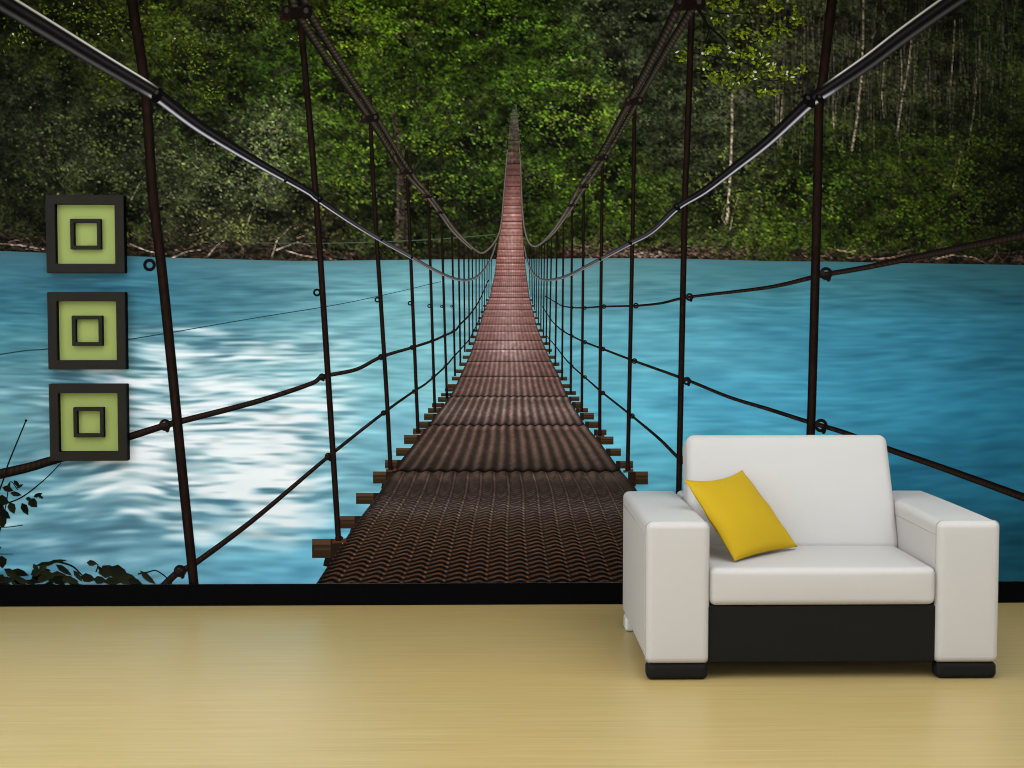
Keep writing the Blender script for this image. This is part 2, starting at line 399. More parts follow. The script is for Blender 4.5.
def rounded_box(name, size, r, mat, parent, loc, puff=None, rot=(0, 0, 0), n=8, nr=5, label=None, taper=None):
    """upholstered box: rounded edges of radius r; puff = {'+z': bulge, ...} swells a face"""
    h = [s / 2 for s in size]
    def axis(hh):
        th = [math.tan(math.radians(45) * k / nr) * r for k in range(nr, 0, -1)]
        q = hh - r
        return [-(q + t) for t in th] + [-q + 2 * q * k / n for k in range(n + 1)] + [q + t for t in reversed(th)]
    ax = [axis(v) for v in h]
    key = {}; verts = []; faces = []
    def vid(p):
        k = tuple(round(c, 6) for c in p)
        if k not in key:
            key[k] = len(verts); verts.append(p)
        return key[k]
    for a in range(3):
        b, c = (a + 1) % 3, (a + 2) % 3
        for s in (-1, 1):
            for i in range(len(ax[b]) - 1):
                for j in range(len(ax[c]) - 1):
                    f = []
                    for bi, ci in ((i, j), (i + 1, j), (i + 1, j + 1), (i, j + 1)):
                        p = [0, 0, 0]; p[a] = s * h[a]; p[b] = ax[b][bi]; p[c] = ax[c][ci]
                        f.append(vid(p))
                    faces.append(f if s > 0 else f[::-1])
    out = []
    for p in verts:
        q = [max(-(h[k] - r), min(h[k] - r, p[k])) for k in range(3)]
        d = Vector([p[k] - q[k] for k in range(3)])
        v = Vector(q) + d.normalized() * r
        if puff:
            for k, amt in puff.items():
                a = 'xyz'.index(k[1]); s = 1 if k[0] == '+' else -1
                b, c = (a + 1) % 3, (a + 2) % 3
                t = max(0, s * v[a] / h[a])
                u1 = max(0, 1 - (v[b] / h[b]) ** 2); u2 = max(0, 1 - (v[c] / h[c]) ** 2)
                v[a] += s * amt * t * (u1 * u2) ** .6
        if taper: v = taper(v)
        out.append(v)
    o = link(name, mesh(name, out, faces, True), mat, parent, None, label)
    o.location = loc; o.rotation_euler = rot
    return o


def tube(name, pts, rad, mat, parent, closed=False, n=8, label=None):
    P = [Vector(p) for p in pts]; verts = []; faces = []
    m = len(P)
    for i, p in enumerate(P):
        t = ((P[(i + 1) % m] if closed or i < m - 1 else p) - (P[i - 1] if closed or i > 0 else p)).normalized()
        u = t.orthogonal().normalized() if i == 0 else (u - t * u.dot(t)).normalized()
        w = t.cross(u)
        for k in range(n):
            a = 2 * math.pi * k / n
            verts.append(p + (u * math.cos(a) + w * math.sin(a)) * rad)
    for i in range(m if closed else m - 1):
        for k in range(n):
            faces.append((i * n + k, i * n + (k + 1) % n, (i + 1) % m * n + (k + 1) % n, (i + 1) % m * n + k))
    if not closed:
        faces += [tuple(range(n))[::-1], tuple(range((m - 1) * n, m * n))]
    return link(name, mesh(name, verts, faces, True), mat, parent, None, label)


# ------------------------------------------------------------------ the room
M_WALL = plain('matt_white_paint', (.74, .76, .77), .9, .1, .05, 120, .02)
M_CEIL = plain('ceiling_paint', (.80, .82, .83), .95, .05, 0, 1, .01)
M_BLACK = plain('black_lacquer_and_frame_shade', (.0012, .0012, .0015), .7, .03)
M_DARKFRAME = plain('dark_brown_wood', (.0155, .0130, .0105), .7, .08, .08, 60, .15)


def floor_material():
    m, nt, b = nodes_of('beech_laminate')
    L = nt.links.new
    tc = nt.nodes.new('ShaderNodeTexCoord')
    def grain(sx, sy, scale, detail):
        mp = nt.nodes.new('ShaderNodeMapping'); mp.inputs['Scale'].default_value = (sx, sy, 1)
        L(tc.outputs['Object'], mp.inputs['Vector'])
        nz = nt.nodes.new('ShaderNodeTexNoise'); nz.inputs['Scale'].default_value = scale
        nz.inputs['Detail'].default_value = detail; nz.inputs['Roughness'].default_value = .6
        L(mp.outputs['Vector'], nz.inputs['Vector'])
        return nz.outputs['Fac']
    fine, broad, blot = grain(.55, 26, 3.2, 5), grain(.25, 5.5, 2.0, 3), grain(.35, .8, 1.0, 2)
    def mix(fac, a, c, lo=.3, hi=.7):
        r = nt.nodes.new('ShaderNodeMapRange'); r.inputs['From Min'].default_value = lo; r.inputs['From Max'].default_value = hi
        L(fac, r.inputs['Value'])
        x = nt.nodes.new('ShaderNodeMix'); x.data_type = 'RGBA'
        for k, v in (('A', a), ('B', c)):
            if isinstance(v, tuple): x.inputs[k].default_value = (*v, 1)
            else: L(v, x.inputs[k])
        L(r.outputs['Result'], x.inputs['Factor'])
        return x.outputs['Result']
    c1 = mix(fine, FLOOR_DARK, FLOOR_LIGHT)
    c2 = mix(fine, tuple(v * .93 for v in FLOOR_DARK), tuple(v * .95 for v in FLOOR_LIGHT))
    c3 = mix(broad, c1, c2)
    c4 = mix(fine, tuple(a * k for a, k in zip(FLOOR_DARK, (1.05, .98, .92))), tuple(a * k for a, k in zip(FLOOR_LIGHT, (1.03, 1., .97))))
    L(mix(blot, c3, c4, .4, .65), b.inputs['Base Color'])
    b.inputs['Roughness'].default_value = .36
    b.inputs['Specular IOR Level'].default_value = .60
    bp = nt.nodes.new('ShaderNodeBump'); bp.inputs['Strength'].default_value = .03; bp.inputs['Distance'].default_value = .001
    L(fine, bp.inputs['Height']); L(bp.outputs['Normal'], b.inputs['Normal'])
    return m


FLOOR_DARK, FLOOR_LIGHT = (.385, .272, .104), (.475, .352, .148)
boxes('floor', [(LEFT_X - .1, RIGHT_X + .1, FRONT_Y - .1, WALL_Y + .12, -.06, 0)], floor_material(), kind='structure')
boxes('ceiling', [(LEFT_X - .1, RIGHT_X + .1, FRONT_Y - .1, WALL_Y + .12, CEIL_Z, CEIL_Z + .08)], M_CEIL, kind='structure')
boxes('wall_back', [(LEFT_X - .1, RIGHT_X + .1, WALL_Y + .004, WALL_Y + .12, 0, CEIL_Z)], M_WALL, kind='structure')
SY0, SY1, SZ0, SZ1 = .95, 4.65, .48, 2.42   # opening for the added side window
boxes('wall_left', [(LEFT_X - .1, LEFT_X, FRONT_Y, SY0, 0, CEIL_Z), (LEFT_X - .1, LEFT_X, SY1, WALL_Y + .004, 0, CEIL_Z),
                    (LEFT_X - .1, LEFT_X, SY0, SY1, 0, SZ0), (LEFT_X - .1, LEFT_X, SY0, SY1, SZ1, CEIL_Z)], M_WALL, kind='structure')
boxes('wall_right', [(RIGHT_X, RIGHT_X + .1, FRONT_Y, WALL_Y + .004, 0, CEIL_Z)], M_WALL, kind='structure')
WX0, WX1, WZ0, WZ1 = -2.45, 2.65, .3, 2.6
boxes('wall_front', [(LEFT_X, WX0, FRONT_Y - .1, FRONT_Y, 0, CEIL_Z), (WX1, RIGHT_X, FRONT_Y - .1, FRONT_Y, 0, CEIL_Z),
                     (WX0, WX1, FRONT_Y - .1, FRONT_Y, 0, WZ0), (WX0, WX1, FRONT_Y - .1, FRONT_Y, WZ1, CEIL_Z)], M_WALL, kind='structure')
wf = [(WX0, WX1, FRONT_Y - .09, FRONT_Y - .03, WZ0, WZ0 + .06), (WX0, WX1, FRONT_Y - .09, FRONT_Y - .03, WZ1 - .06, WZ1)]
for k in range(5):
    x = WX0 + .03 + (WX1 - WX0 - .06) * k / 4
    wf.append((x - .03, x + .03, FRONT_Y - .088, FRONT_Y - .032, WZ0 + .06, WZ1 - .06))
boxes('window_1', wf, M_CEIL, kind='structure')
wf = [(LEFT_X - .09, LEFT_X - .03, SY0, SY1, SZ0, SZ0 + .06), (LEFT_X - .09, LEFT_X - .03, SY0, SY1, SZ1 - .06, SZ1)]
for k in range(4):
    y = SY0 + .03 + (SY1 - SY0 - .06) * k / 3
    wf.append((LEFT_X - .088, LEFT_X - .032, y - .03, y + .03, SZ0 + .06, SZ1 - .06))
boxes('window_added_side', wf, M_CEIL, kind='structure')  # unseen window, added to go with the side fill
boxes('baseboard_back', [(LEFT_X, RIGHT_X, WALL_Y - .016, WALL_Y + .004, 0, .0945)], M_BLACK, bev=.0015, kind='structure')
for nm, x0, x1 in (('baseboard_left', LEFT_X, LEFT_X + .014), ('baseboard_right', RIGHT_X - .014, RIGHT_X)):
    boxes(nm, [(x0, x1, FRONT_Y, WALL_Y - .016, 0, .0945)], M_BLACK, bev=.0015, kind='structure')

# ------------------------------------------------------------------ the photo mural: a flat print pasted on the back wall
M_PRINT = print_material('mural_print', 900)
INK_GAIN = 0.83                              # white paper reflects 83 % of the light
MURAL = thing('wall_mural', 'wall-wide photo mural of a suspension footbridge over a turquoise river, pasted behind the armchair', 'mural', (0, WALL_Y, 0))
boxes('mural_paper', [(LEFT_X, RIGHT_X, .0015, .004, .094, CEIL_Z)], M_WALL, MURAL)
STEP = 0.00015                               # one pass of ink


def ink_mesh(name, V2, faces_np, rgb, layer, parent=MURAL, label=None, lin=False):
    """flat printed shape: V2 print coordinates (n,2), faces array, rgb per vertex (0-1 sRGB)"""
    V2 = np.asarray(V2, float)
    X, Z = wall_arr(V2[:, 0], V2[:, 1])
    X = np.clip(X, LEFT_X + .001, RIGHT_X - .001); Z = np.clip(Z, .095, CEIL_Z - .001)
    return ink_sheet(name, X, Z, faces_np, rgb, layer, parent, label)


def ink_sheet(name, X, Z, faces_np, rgb, layer, parent, label):
    n = len(X)
    co = np.zeros((n, 3), np.float32); co[:, 0] = X; co[:, 1] = .0015 - layer * STEP; co[:, 2] = Z
    rgb = np.asarray(rgb)
    if rgb.shape[1] == 4: co[:, 1] -= rgb[:, 3] * 4e-6
    F = np.asarray(faces_np, np.int32); k = F.shape[1]
    me = bpy.data.meshes.new(name)
    me.vertices.add(n); me.vertices.foreach_set('co', co.ravel())
    me.loops.add(F.size); me.loops.foreach_set('vertex_index', F.ravel())
    me.polygons.add(len(F)); me.polygons.foreach_set('loop_start', np.arange(0, F.size, k, dtype=np.int32))
    me.update(calc_edges=True)
    a = me.color_attributes.new('ink', 'FLOAT_COLOR', 'POINT')
    c = np.ones((n, 4), np.float32); c[:, :3] = to_lin(rgb[:, :3]) * INK_GAIN
    a.data.foreach_set('color', c.ravel())
    return link(name, me, M_PRINT, parent, None, label)


def grid_faces(rows, cols):
    i = np.arange(rows - 1)[:, None] * cols + np.arange(cols - 1)[None]
    return np.stack([i, i + cols, i + cols + 1, i + 1], -1).reshape(-1, 4)


def sample(img, px, py, oy):
    h, w = img.shape[:2]
    x = np.clip(px + OX, 0, w - 1.001); y = np.clip(py + oy, 0, h - 1.001)
    ix, iy = x.astype(int), y.astype(int); fx, fy = (x - ix)[..., None], (y - iy)[..., None]
    return (img[iy, ix] * (1 - fx) + img[iy, ix + 1] * fx) * (1 - fy) + (img[iy + 1, ix] * (1 - fx) + img[iy + 1, ix + 1] * fx) * fy


def canvas(name, img, oy, z_lo, z_hi, dx, dz, layer, top_edge=None):
    nx = int((RIGHT_X - LEFT_X) / dx) + 1
    xs = np.linspace(LEFT_X + .001, RIGHT_X - .001, nx)
    if top_edge is None:
        nz = int((z_hi - z_lo) / dz) + 1
        Z = np.repeat(np.linspace(z_hi, z_lo, nz)[:, None], nx, 1)
    else:                                    # upper rim follows the waterline
        px, _ = proj_arr(xs, np.full(nx, 1.88))
        _, zt = wall_arr(px, top_edge(px))
        nz = int((zt.max() - z_lo) / dz) + 1
        Z = zt[None] + (z_lo - zt[None]) * np.linspace(0, 1, nz)[:, None]
    X = np.repeat(xs[None], nz, 0)
    px, py = proj_arr(X, Z)
    return ink_sheet(name, X.ravel(), Z.ravel(), grid_faces(nz, nx), sample(img, px, py, oy).reshape(-1, 3), layer, MURAL, None)


canvas('printed_forest', sharpen(paint_forest(), 1.15), OY, 1.485, CEIL_Z - .001, .0039, .0039, 1)
canvas('printed_river', sharpen(paint_river(), 1.1), -245, .095, 1.9, .0064, .0043, 2, shore_y)


def smooth_path(pts, step=1.5):
    """Catmull-Rom through the points, resampled about every `step` units"""
    P = np.array(pts, float)
    if len(P) > 2:
        E = np.vstack([2 * P[0] - P[1], P, 2 * P[-1] - P[-2]]); out = []
        for i in range(1, len(E) - 2):
            p0, p1, p2, p3 = E[i - 1:i + 3]
            for t in np.linspace(0, 1, 24, endpoint=False)[:, None]:
                out.append(.5 * (2 * p1 + (p2 - p0) * t + (2 * p0 - 5 * p1 + 4 * p2 - p3) * t ** 2 + (3 * p1 - p0 - 3 * p2 + p3) * t ** 3)[None])
        P = np.vstack(out + [P[-1:]])
    s = np.r_[0, np.cumsum(np.hypot(*(P[1:] - P[:-1]).T))]
    q = np.linspace(0, s[-1], max(int(s[-1] / step), 1) + 1)
    return np.stack([np.interp(q, s, P[:, 0]), np.interp(q, s, P[:, 1])], 1), q


def ribbon_geo(pts, w0, w1, colf, step=1.5, cross=9, widths=None):
    P, q = smooth_path(pts, step)
    T = np.gradient(P, axis=0); T /= np.maximum(np.hypot(T[:, 0], T[:, 1]), 1e-9)[:, None]
    N = np.stack([-T[:, 1], T[:, 0]], 1)
    if widths is None:
        W = w0 + (w1 - w0) * q / max(q[-1], 1e-6)
    else:                                    # thickness given at each listed point
        d = np.array([np.argmin(((P - np.array(p)) ** 2).sum(1)) for p in pts]); W = np.interp(np.arange(len(P)), d, widths)
    t = np.linspace(-1, 1, cross)
    V = P[:, None] + N[:, None] * (W[:, None, None] / 2) * t[None, :, None]
    S, Tt = np.meshgrid(q, t, indexing='ij')
    rgb = colf(S, Tt, P, W)
    return V.reshape(-1, 2), grid_faces(len(P), cross), rgb.reshape(-1, 3)


def ribbon(name, pts, w0, w1, colf, layer, parent=MURAL, label=None, step=1.5, cross=9, widths=None):
    return ink_mesh(name, *ribbon_geo(pts, w0, w1, colf, step, cross, widths), layer, parent, label)


def ink(*c):
    return np.array(c, float) / 255


def rod_ink(core, edge, rust=0.0, seed=0):
    def f(S, T, P, W):
        k = np.clip(1 - np.abs(T - .1) * 1.05, 0, 1)[..., None]
        c = ink(*edge) + (ink(*core) - ink(*edge)) * k
        return c * (1 + .22 * vnoise(S / 6 + seed, T * 2 + 5, 51))[..., None]
    return f


def rope_ink(dark, light, pitch):
    def f(S, T, P, W):
        tw = .5 + .5 * np.sin(2 * np.pi * (S / (pitch * np.maximum(W[:, None], 1.5)) + T * .35))
        k = (np.clip(1 - np.abs(T + .25), 0, 1) * (.35 + .65 * tw))[..., None]
        return ink(*dark) + (ink(*light) - ink(*dark)) * k
    return f


def blob_geo(x, y, rx, ry, col, n=12, th=0.0):
    a = np.linspace(0, 2 * np.pi, n, endpoint=False)
    c, s = math.cos(th), math.sin(th)
    V = np.stack([x + rx * np.cos(a) * c - ry * np.sin(a) * s, y + rx * np.cos(a) * s + ry * np.sin(a) * c], 1)
    return np.vstack([[x, y], V]), np.array([(0, 1 + i, 1 + (i + 1) % n) for i in range(n)]), np.repeat(col[None], n + 1, 0)


def ring_geo(x, y, r, w, col, n=18):
    a = np.linspace(0, 2 * np.pi, n, endpoint=False)
    V = np.vstack([np.stack([x + q * np.cos(a), y + q * np.sin(a)], 1) for q in (r + w / 2, r - w / 2)])
    F = np.array([(i, (i + 1) % n, n + (i + 1) % n, n + i) for i in range(n)])
    return V, F, np.repeat(col[None], 2 * n, 0)


def quad_geo(P, col):
    return np.array(P, float), np.array([(0, 1, 2, 3)]), np.repeat(np.asarray(col)[None], 4, 0) if np.ndim(col) == 1 else np.asarray(col)


def merge(geos):
    V, F, C, n = [], [], [], 0
    for v, f, c in geos:
        V.append(v); F.append(np.asarray(f) + n); n += len(v)
        C.append(np.hstack([c[:, :3], np.full((len(v), 1), float((len(C) + 1) % 40))]))     # later pieces are printed over earlier ones
    return np.vstack(V), np.vstack(F), np.vstack(C)


def tris(geo):
    v, f, c = geo
    return v, np.vstack([f[:, [0, 1, 2]], f[:, [0, 2, 3]]]) if f.shape[1] == 4 else f, c


def mixed(geos):
    return merge([tris(g) for g in geos])


# thin wires across the river
wire = lambda S, T, P, W: np.broadcast_to(ink(40, 62, 66), S.shape + (3,)).copy()
ribbon('printed_wire', [(-215, 392), (0, 354.5), (47, 349), (128, 339.5), (255, 318), (331, 305.7), (386, 294.5), (441, 281.5)], 1.6, .6, wire, 3, cross=3)
wire2 = lambda S, T, P, W: np.broadcast_to(ink(72, 86, 66), S.shape + (3,)).copy()
ribbon('printed_wire', [(256, 243), (340, 243), (431, 239.5), (495, 234.5)], .8, 1.1, wire2, 3, cross=3)

# bridge deck: woven steel mats, each its own sheet
D_LEFT = [(696, 238), (584, 316), (564, 329), (530.5, 351), (512, 364.5), (495, 378), (472, 391.5), (438, 418.5), (421.5, 431), (396.5, 450), (384, 456.5), (352, 471), (317, 482), (297, 489.5), (274.5, 494.5), (242, 498.5), (215, 502), (192, 504), (168, 506.2), (148.6, 507.6), (127, 509), (112, 511.5), (104, 514)]
D_RIGHT = [(696, 776), (584, 698), (530, 662), (486.5, 634.5), (469, 619.5), (441.5, 599.5), (424, 584.5), (404, 572), (384, 562), (377, 559.5), (352, 547), (327, 537), (297, 529.5), (262, 524.8), (229.5, 522.6), (199, 521.6), (168, 520.8), (141, 520), (123, 518.6), (112, 517.6), (104, 516.6)]
SEAMS = [585, 471.8, 425.5, 396.8, 377, 362, 350, 341, 332, 324.5, 317, 310, 304, 298, 292.5, 287, 281.5, 276, 270, 263.5, 257, 250, 243, 236, 229, 222, 214, 206, 197, 187, 176, 164, 152, 141, 128, 116, 104]
DECK_INK = [(104, (98, 96, 90)), (116, (90, 84, 80)), (140, (86, 70, 66)), (165, (96, 66, 62)), (190, (122, 78, 72)), (215, (142, 92, 84)), (240, (148, 100, 92)), (262, (138, 90, 83)), (285, (132, 88, 84)), (300, (132, 92, 88)), (320, (126, 88, 84)), (340, (118, 83, 79)), (360, (106, 76, 71)),
            (380, (96, 70, 65)), (397, (90, 70, 65)), (412, (84, 66, 61)), (426, (79, 61, 56)), (450, (68, 54, 48)), (471, (56, 45, 40)), (490, (55, 45, 42)), (508, (60, 50, 47)), (530, (49, 40, 35)), (560, (42, 33, 29)), (585, (40, 31, 27)), (700, (38, 30, 26))]


def deck_edges(y):
    l, r = np.array(D_LEFT), np.array(D_RIGHT)
    return np.interp(y, l[::-1, 0], l[::-1, 1]), np.interp(y, r[::-1, 0], r[::-1, 1])


DECK = link('printed_bridge_deck', bpy.data.meshes.new('printed_bridge_deck'), None, MURAL)
NC = 181
for i in range(len(SEAMS) - 1):
    y1, y0 = SEAMS[i], SEAMS[i + 1]
    rows = max(int((y1 - y0) / .9), 6)
    ys = np.linspace(y0, y1, rows + 1)
    u = np.linspace(0, 1, NC)
    U, Yg = np.meshgrid(u, ys)
    f = U * 18 % 1
    sag = (.35 + .55 * np.clip((Yg - 370) / 40, 0, 1)) * (np.sin(2 * np.pi * U * 18) * np.clip((Yg - 300) / 130, 0, 1))
    L, R = deck_edges(ys); Xg = L[:, None] + (R - L)[:, None] * U
    Yw = Yg + sag * np.clip((Yg - 330) / 60, 0, 1)
    C = np.stack([np.interp(Yg, [a for a, _ in DECK_INK], [c[k] for _, c in DECK_INK]) for k in range(3)], -1) / 255
    v = (Yg - y0) / (y1 - y0)
    lum = np.ones_like(U)
    mid = np.clip((Yg - 300) / 110, 0, 1) * np.clip((478 - Yg) / 8, 0, 1)
    rib = .5 + .5 * np.cos(2 * np.pi * (f - .5))
    lum *= 1 + mid * (.62 * rib ** 1.4 - .34)
    lum *= 1 + mid * .22 * np.sin(np.pi * np.clip(v, 0, 1)) * (Yg < 471)
    low = np.clip((Yg - 470) / 4, 0, 1)
    edge = np.exp(-(np.minimum(f, 1 - f) / .055) ** 2)
    lum *= 1 + low * .42 * edge
    gap = np.exp(-((np.minimum(f, 1 - f) - .11) / .05) ** 2)
    lum *= 1 - low * .22 * gap
    wv = np.clip((Yg - 474) / 66, 0, 1) ** .9 * low     # the weave shows as arcs near the viewer
    per = np.maximum((Yg - 428) * .031, 1.4)
    ph = np.log(np.maximum(Yg - 428, 4)) / .031 + .62 * (1 - (2 * f - 1) ** 2) + .18 * np.floor(U * 18)
    arc = .5 + .5 * np.sin(2 * np.pi * ph)
    lum *= 1 + wv * (1.75 * arc ** 2.6 - .62)
    warm = (wv * arc ** 2)[..., None]
    C = C * (1 - warm) + warm * C * np.array([1.12, 1.0, .86])
    spk = vnoise(Xg / 1.6, Yg / 1.2, 61) * .6 + vnoise(Xg / 5, Yg / 2.5, 62) * .5
    lum *= 1 + .16 * spk * np.clip((Yg - 200) / 150, .4, 1)
    shine = np.exp(-((Yg - 509) / 9.0) ** 2) * .22 + np.exp(-((Yg - 412) / 7.0) ** 2) * .2 + np.exp(-((Yg - 350) / 9.0) ** 2) * .25 * np.exp(-((U - .5) / .32) ** 2)
    lum *= 1 + shine * (.8 + .8 * vnoise(Xg / 2.2, Yg / 1.8, 63))
    C = C + (C.mean(-1, keepdims=True) * np.array([1.02, .98, 1.02]) - C) * (shine * 1.1)[..., None]
    weak = .45 if (y1 < 345 and i % 2 == 0) else 1.0
    lum *= 1 - .78 * weak * np.exp(-(((Yg - y1)) / max(.055 * (y1 - y0), .75)) ** 2) * (i > 0)
    lum *= 1 + .55 * np.exp(-((Yg - y0 - .035 * (y1 - y0) - .6) / max(.04 * (y1 - y0), .7)) ** 2) * (.6 + .5 * vnoise(Xg / 3, Yg * 0, 64)) * np.clip((Yg - 120) / 60, 0, 1)
    far = np.clip((335 - Yg) / 60, 0, 1)
    lum *= 1 + far * (.13 * np.sin(2 * np.pi * v * 2.0 + i) + .10 * np.sin(2 * np.pi * U * 18) + .10 * vnoise(U * 9, Yg * .9, 66))
    mids = np.exp(-((U - .5) / .30) ** 2) * np.clip((430 - Yg) / 60, 0, 1) * np.clip((Yg - 170) / 40, 0, 1)
    lum *= 1 + .30 * mids - .10 * np.clip((430 - Yg) / 60, 0, 1)
    C = C + (C.mean(-1, keepdims=True) * np.array([1.12, .95, .95]) - C) * (mids * .45)[..., None]
    lum *= 1 - .35 * np.exp(-(np.minimum(U, 1 - U) / .022) ** 2)
    if y1 < 170: lum *= 1 + .25 * vnoise(Xg / 2, Yg / 3, 65)
    ink_mesh('deck_mat', np.stack([Xg.ravel(), Yw.ravel()], 1), grid_faces(rows + 1, NC), np.clip(C * lum[..., None], 0, 1).reshape(-1, 3), 6 + (i % 2) * .4, DECK)

# crossbeams poking out from under the deck
BEAMS_L = [(312, 342, 539, 558), (340, 362, 516, 528.5), (356, 380, 493, 504), (373, 393, 471.5, 483.5), (385, 402, 460, 468.5), (396, 414, 448, 456), (404, 422, 435, 444), (413, 427, 428.5, 434.5), (419, 432, 421.5, 428), (424, 437, 413.5, 420), (428, 442, 408, 413), (432, 444, 403, 407.5), (438, 450, 397, 402), (441, 452, 393, 396.5), (445, 455, 388, 391.5)]
BEAMS_R = [(628, 648, 471.5, 484.5), (616, 633, 461, 468.5), (606, 621, 448.5, 456), (596, 613.5, 436.5, 444.5), (594, 606.5, 429.5, 435), (585, 598.5, 421.5, 428), (580, 594, 413, 419.5), (576, 588, 408, 412.5), (572, 582, 402, 408), (569, 579.5, 396.5, 401), (565, 576, 391, 395)]
for y in np.geomspace(386, 300, 14):
    l, r = deck_edges(np.array([y])); q = (y - 255) / 130
    BEAMS_L.append((float(l[0]) - 7.5 * q, float(l[0]) + 3, y - 1.7 * q - .3, y + 1.7 * q + .3))
    BEAMS_R.append((float(r[0]) - 3, float(r[0]) + 7.5 * q, y - 1.7 * q - .3, y + 1.7 * q + .3))
for x0, x1, y0, y1 in BEAMS_L + BEAMS_R:
    h = y1 - y0; left = x0 < 500
    top = [(x0 + (2 if not left else 0), y0), (x1, y0), (x1, y0 + h * .3), (x0, y0 + h * .3)]
    g = [quad_geo([(x0, y0 + h * .25), (x1, y0 + h * .25), (x1, y1), (x0, y1)], ink(50, 36, 25)), quad_geo(top, ink(78, 60, 42)),
         quad_geo([(x0 + h * .12, y0 + h * .45), (x1, y0 + h * .45), (x1, y0 + h * .6), (x0 + h * .12, y0 + h * .6)], ink(66, 48, 32))]
    e = (x1 - h * .6, x1) if left else (x0, x0 + h * .6)
    g.append(quad_geo([(e[0], y0), (e[1], y0), (e[1], y1 + h * .15), (e[0], y1 + h * .15)], ink(36, 26, 19)))
    if h > 7: g.append(quad_geo([(x1 - h * .9, y1), (x1 - h * .3, y1), (x1 - h * .5, y1 + h * .55), (x1 - h * 1.0, y1 + h * .4)], ink(24, 18, 16)) if left else quad_geo([(x0, y1), (x0 + h * .5, y1), (x0 + h * .5, y1 + h * .4), (x0 + h * .2, y1 + h * .4)], ink(24, 18, 16)))
    v, fq, c = merge(g)
    ink_mesh('printed_crossbeam', v, fq, c, 5)

# guard ropes strung from hanger to hanger
ROPE = rope_ink((16, 12, 11), (58, 43, 36), .9)
R_LU = [(-215, 520), (0, 474), (50, 461), (90, 449), (130, 436.5), (165, 425.5), (182, 421), (255, 402), (310, 384), (323, 376.5), (356, 369.5), (381, 357), (412, 347.5), (432, 341), (443.5, 336), (455, 330.5), (460, 324.5), (468.5, 316), (476, 306), (481, 297), (488.5, 280)]
R_LL = [(150, 600), (172.5, 577), (181, 571), (197.5, 561.5), (255, 518.5), (328.5, 456.5), (383.5, 413), (413.5, 391.5), (426, 383.5), (444.7, 367), (453.5, 357), (463.5, 346), (470, 338), (480, 318)]
R_RU = [(1236, 182), (1120, 213), (1023, 235), (928, 254.5), (868, 267), (828, 274), (810, 278), (767, 287.5), (689.5, 297), (662, 303), (635.7, 305.7), (604.5, 306.5), (584.5, 307.7), (572, 307.5), (562, 305.7), (557, 303), (545, 296)]
R_RM = [(1236, 570), (1120, 533), (1023, 497), (943, 468), (888, 449), (845.5, 433), (821, 425.5), (807, 421.5), (768, 409), (729, 397), (687, 380), (634.5, 361), (603, 349), (584.5, 342), (572, 336), (563, 331), (557, 326), (552, 321), (542, 306)]
R_RL = [(740, 500), (684, 461), (677, 456.5), (659.5, 439), (632, 416), (603, 393), (592, 383.5), (584.5, 377), (572, 366), (563, 356), (557, 348), (546, 335)]
KNOT = ink(22, 17, 15)
ROPES = []
for pts, wd, knots in ((R_LU, [15, 10, 9, 8, 7.5, 6.5, 6.2, 5.4, 4.6, 4.2, 3.8, 3.4, 2.8, 2.5, 2.2, 2, 1.8, 1.6, 1.3, 1.1, .8], [(165, 425, 4.6), (322, 377, 2.8), (381, 357, 2.4), (412, 347.5, 1.9), (432, 341, 1.5), (444, 336, 1.3), (453, 331, 1.2)]),
                      (R_LL, [8, 7, 6.6, 6, 5, 3.6, 2.9, 2.3, 2, 1.7, 1.5, 1.3, 1.1, .8], [(180, 571, 4.8), (328.5, 456.5, 3.0), (383.5, 413, 2.1), (414, 391.5, 1.7), (433, 377, 1.3), (445, 366, 1.2)]),
                      (R_RU, [13, 11, 8.6, 6.6, 5.2, 5, 4.6, 3.6, 2.8, 2.4, 2.1, 1.7, 1.5, 1.3, 1.1, 1, .8], [(826, 273.5, 5.0), (689.5, 297, 3.0), (636, 305.6, 2.2), (604, 306.5, 1.7), (585, 308, 1.4), (572, 307.5, 1.2)]),
                      (R_RM, [14, 11, 8, 6.6, 6, 5, 4.6, 4.4, 3.9, 3.4, 3, 2.4, 2, 1.7, 1.5, 1.3, 1.1, 1, .7], [(821, 425.5, 5.2), (687, 381, 3.2), (634.5, 361, 2.2), (603, 349, 1.8), (585, 342, 1.5), (572, 336, 1.3), (563, 331, 1.2)]),
                      (R_RL, [4.5, 3.6, 3.4, 3, 2.3, 2, 1.8, 1.6, 1.4, 1.2, 1.1, .8], [(683, 460, 3.2), (632, 416, 2.1), (603, 393, 1.7), (585, 377, 1.4), (572, 366, 1.2)])):
    r = ribbon('printed_guard_rope', pts, 0, 0, ROPE, 8, widths=wd)
    ROPES.append(r)
    for kx, ky, kr in knots:
        g = [ring_geo(kx, ky, kr, kr * .62, KNOT)]
        if kr > 2.5: g += [tris(blob_geo(kx + kr * .5, ky + kr * .9, kr * .5, kr * .75, KNOT)), tris(blob_geo(kx - kr * .7, ky - kr * .2, kr * .45, kr * .6, ink(40, 30, 25)))]
        ink_mesh('knot', *mixed(g), 9.5, r)

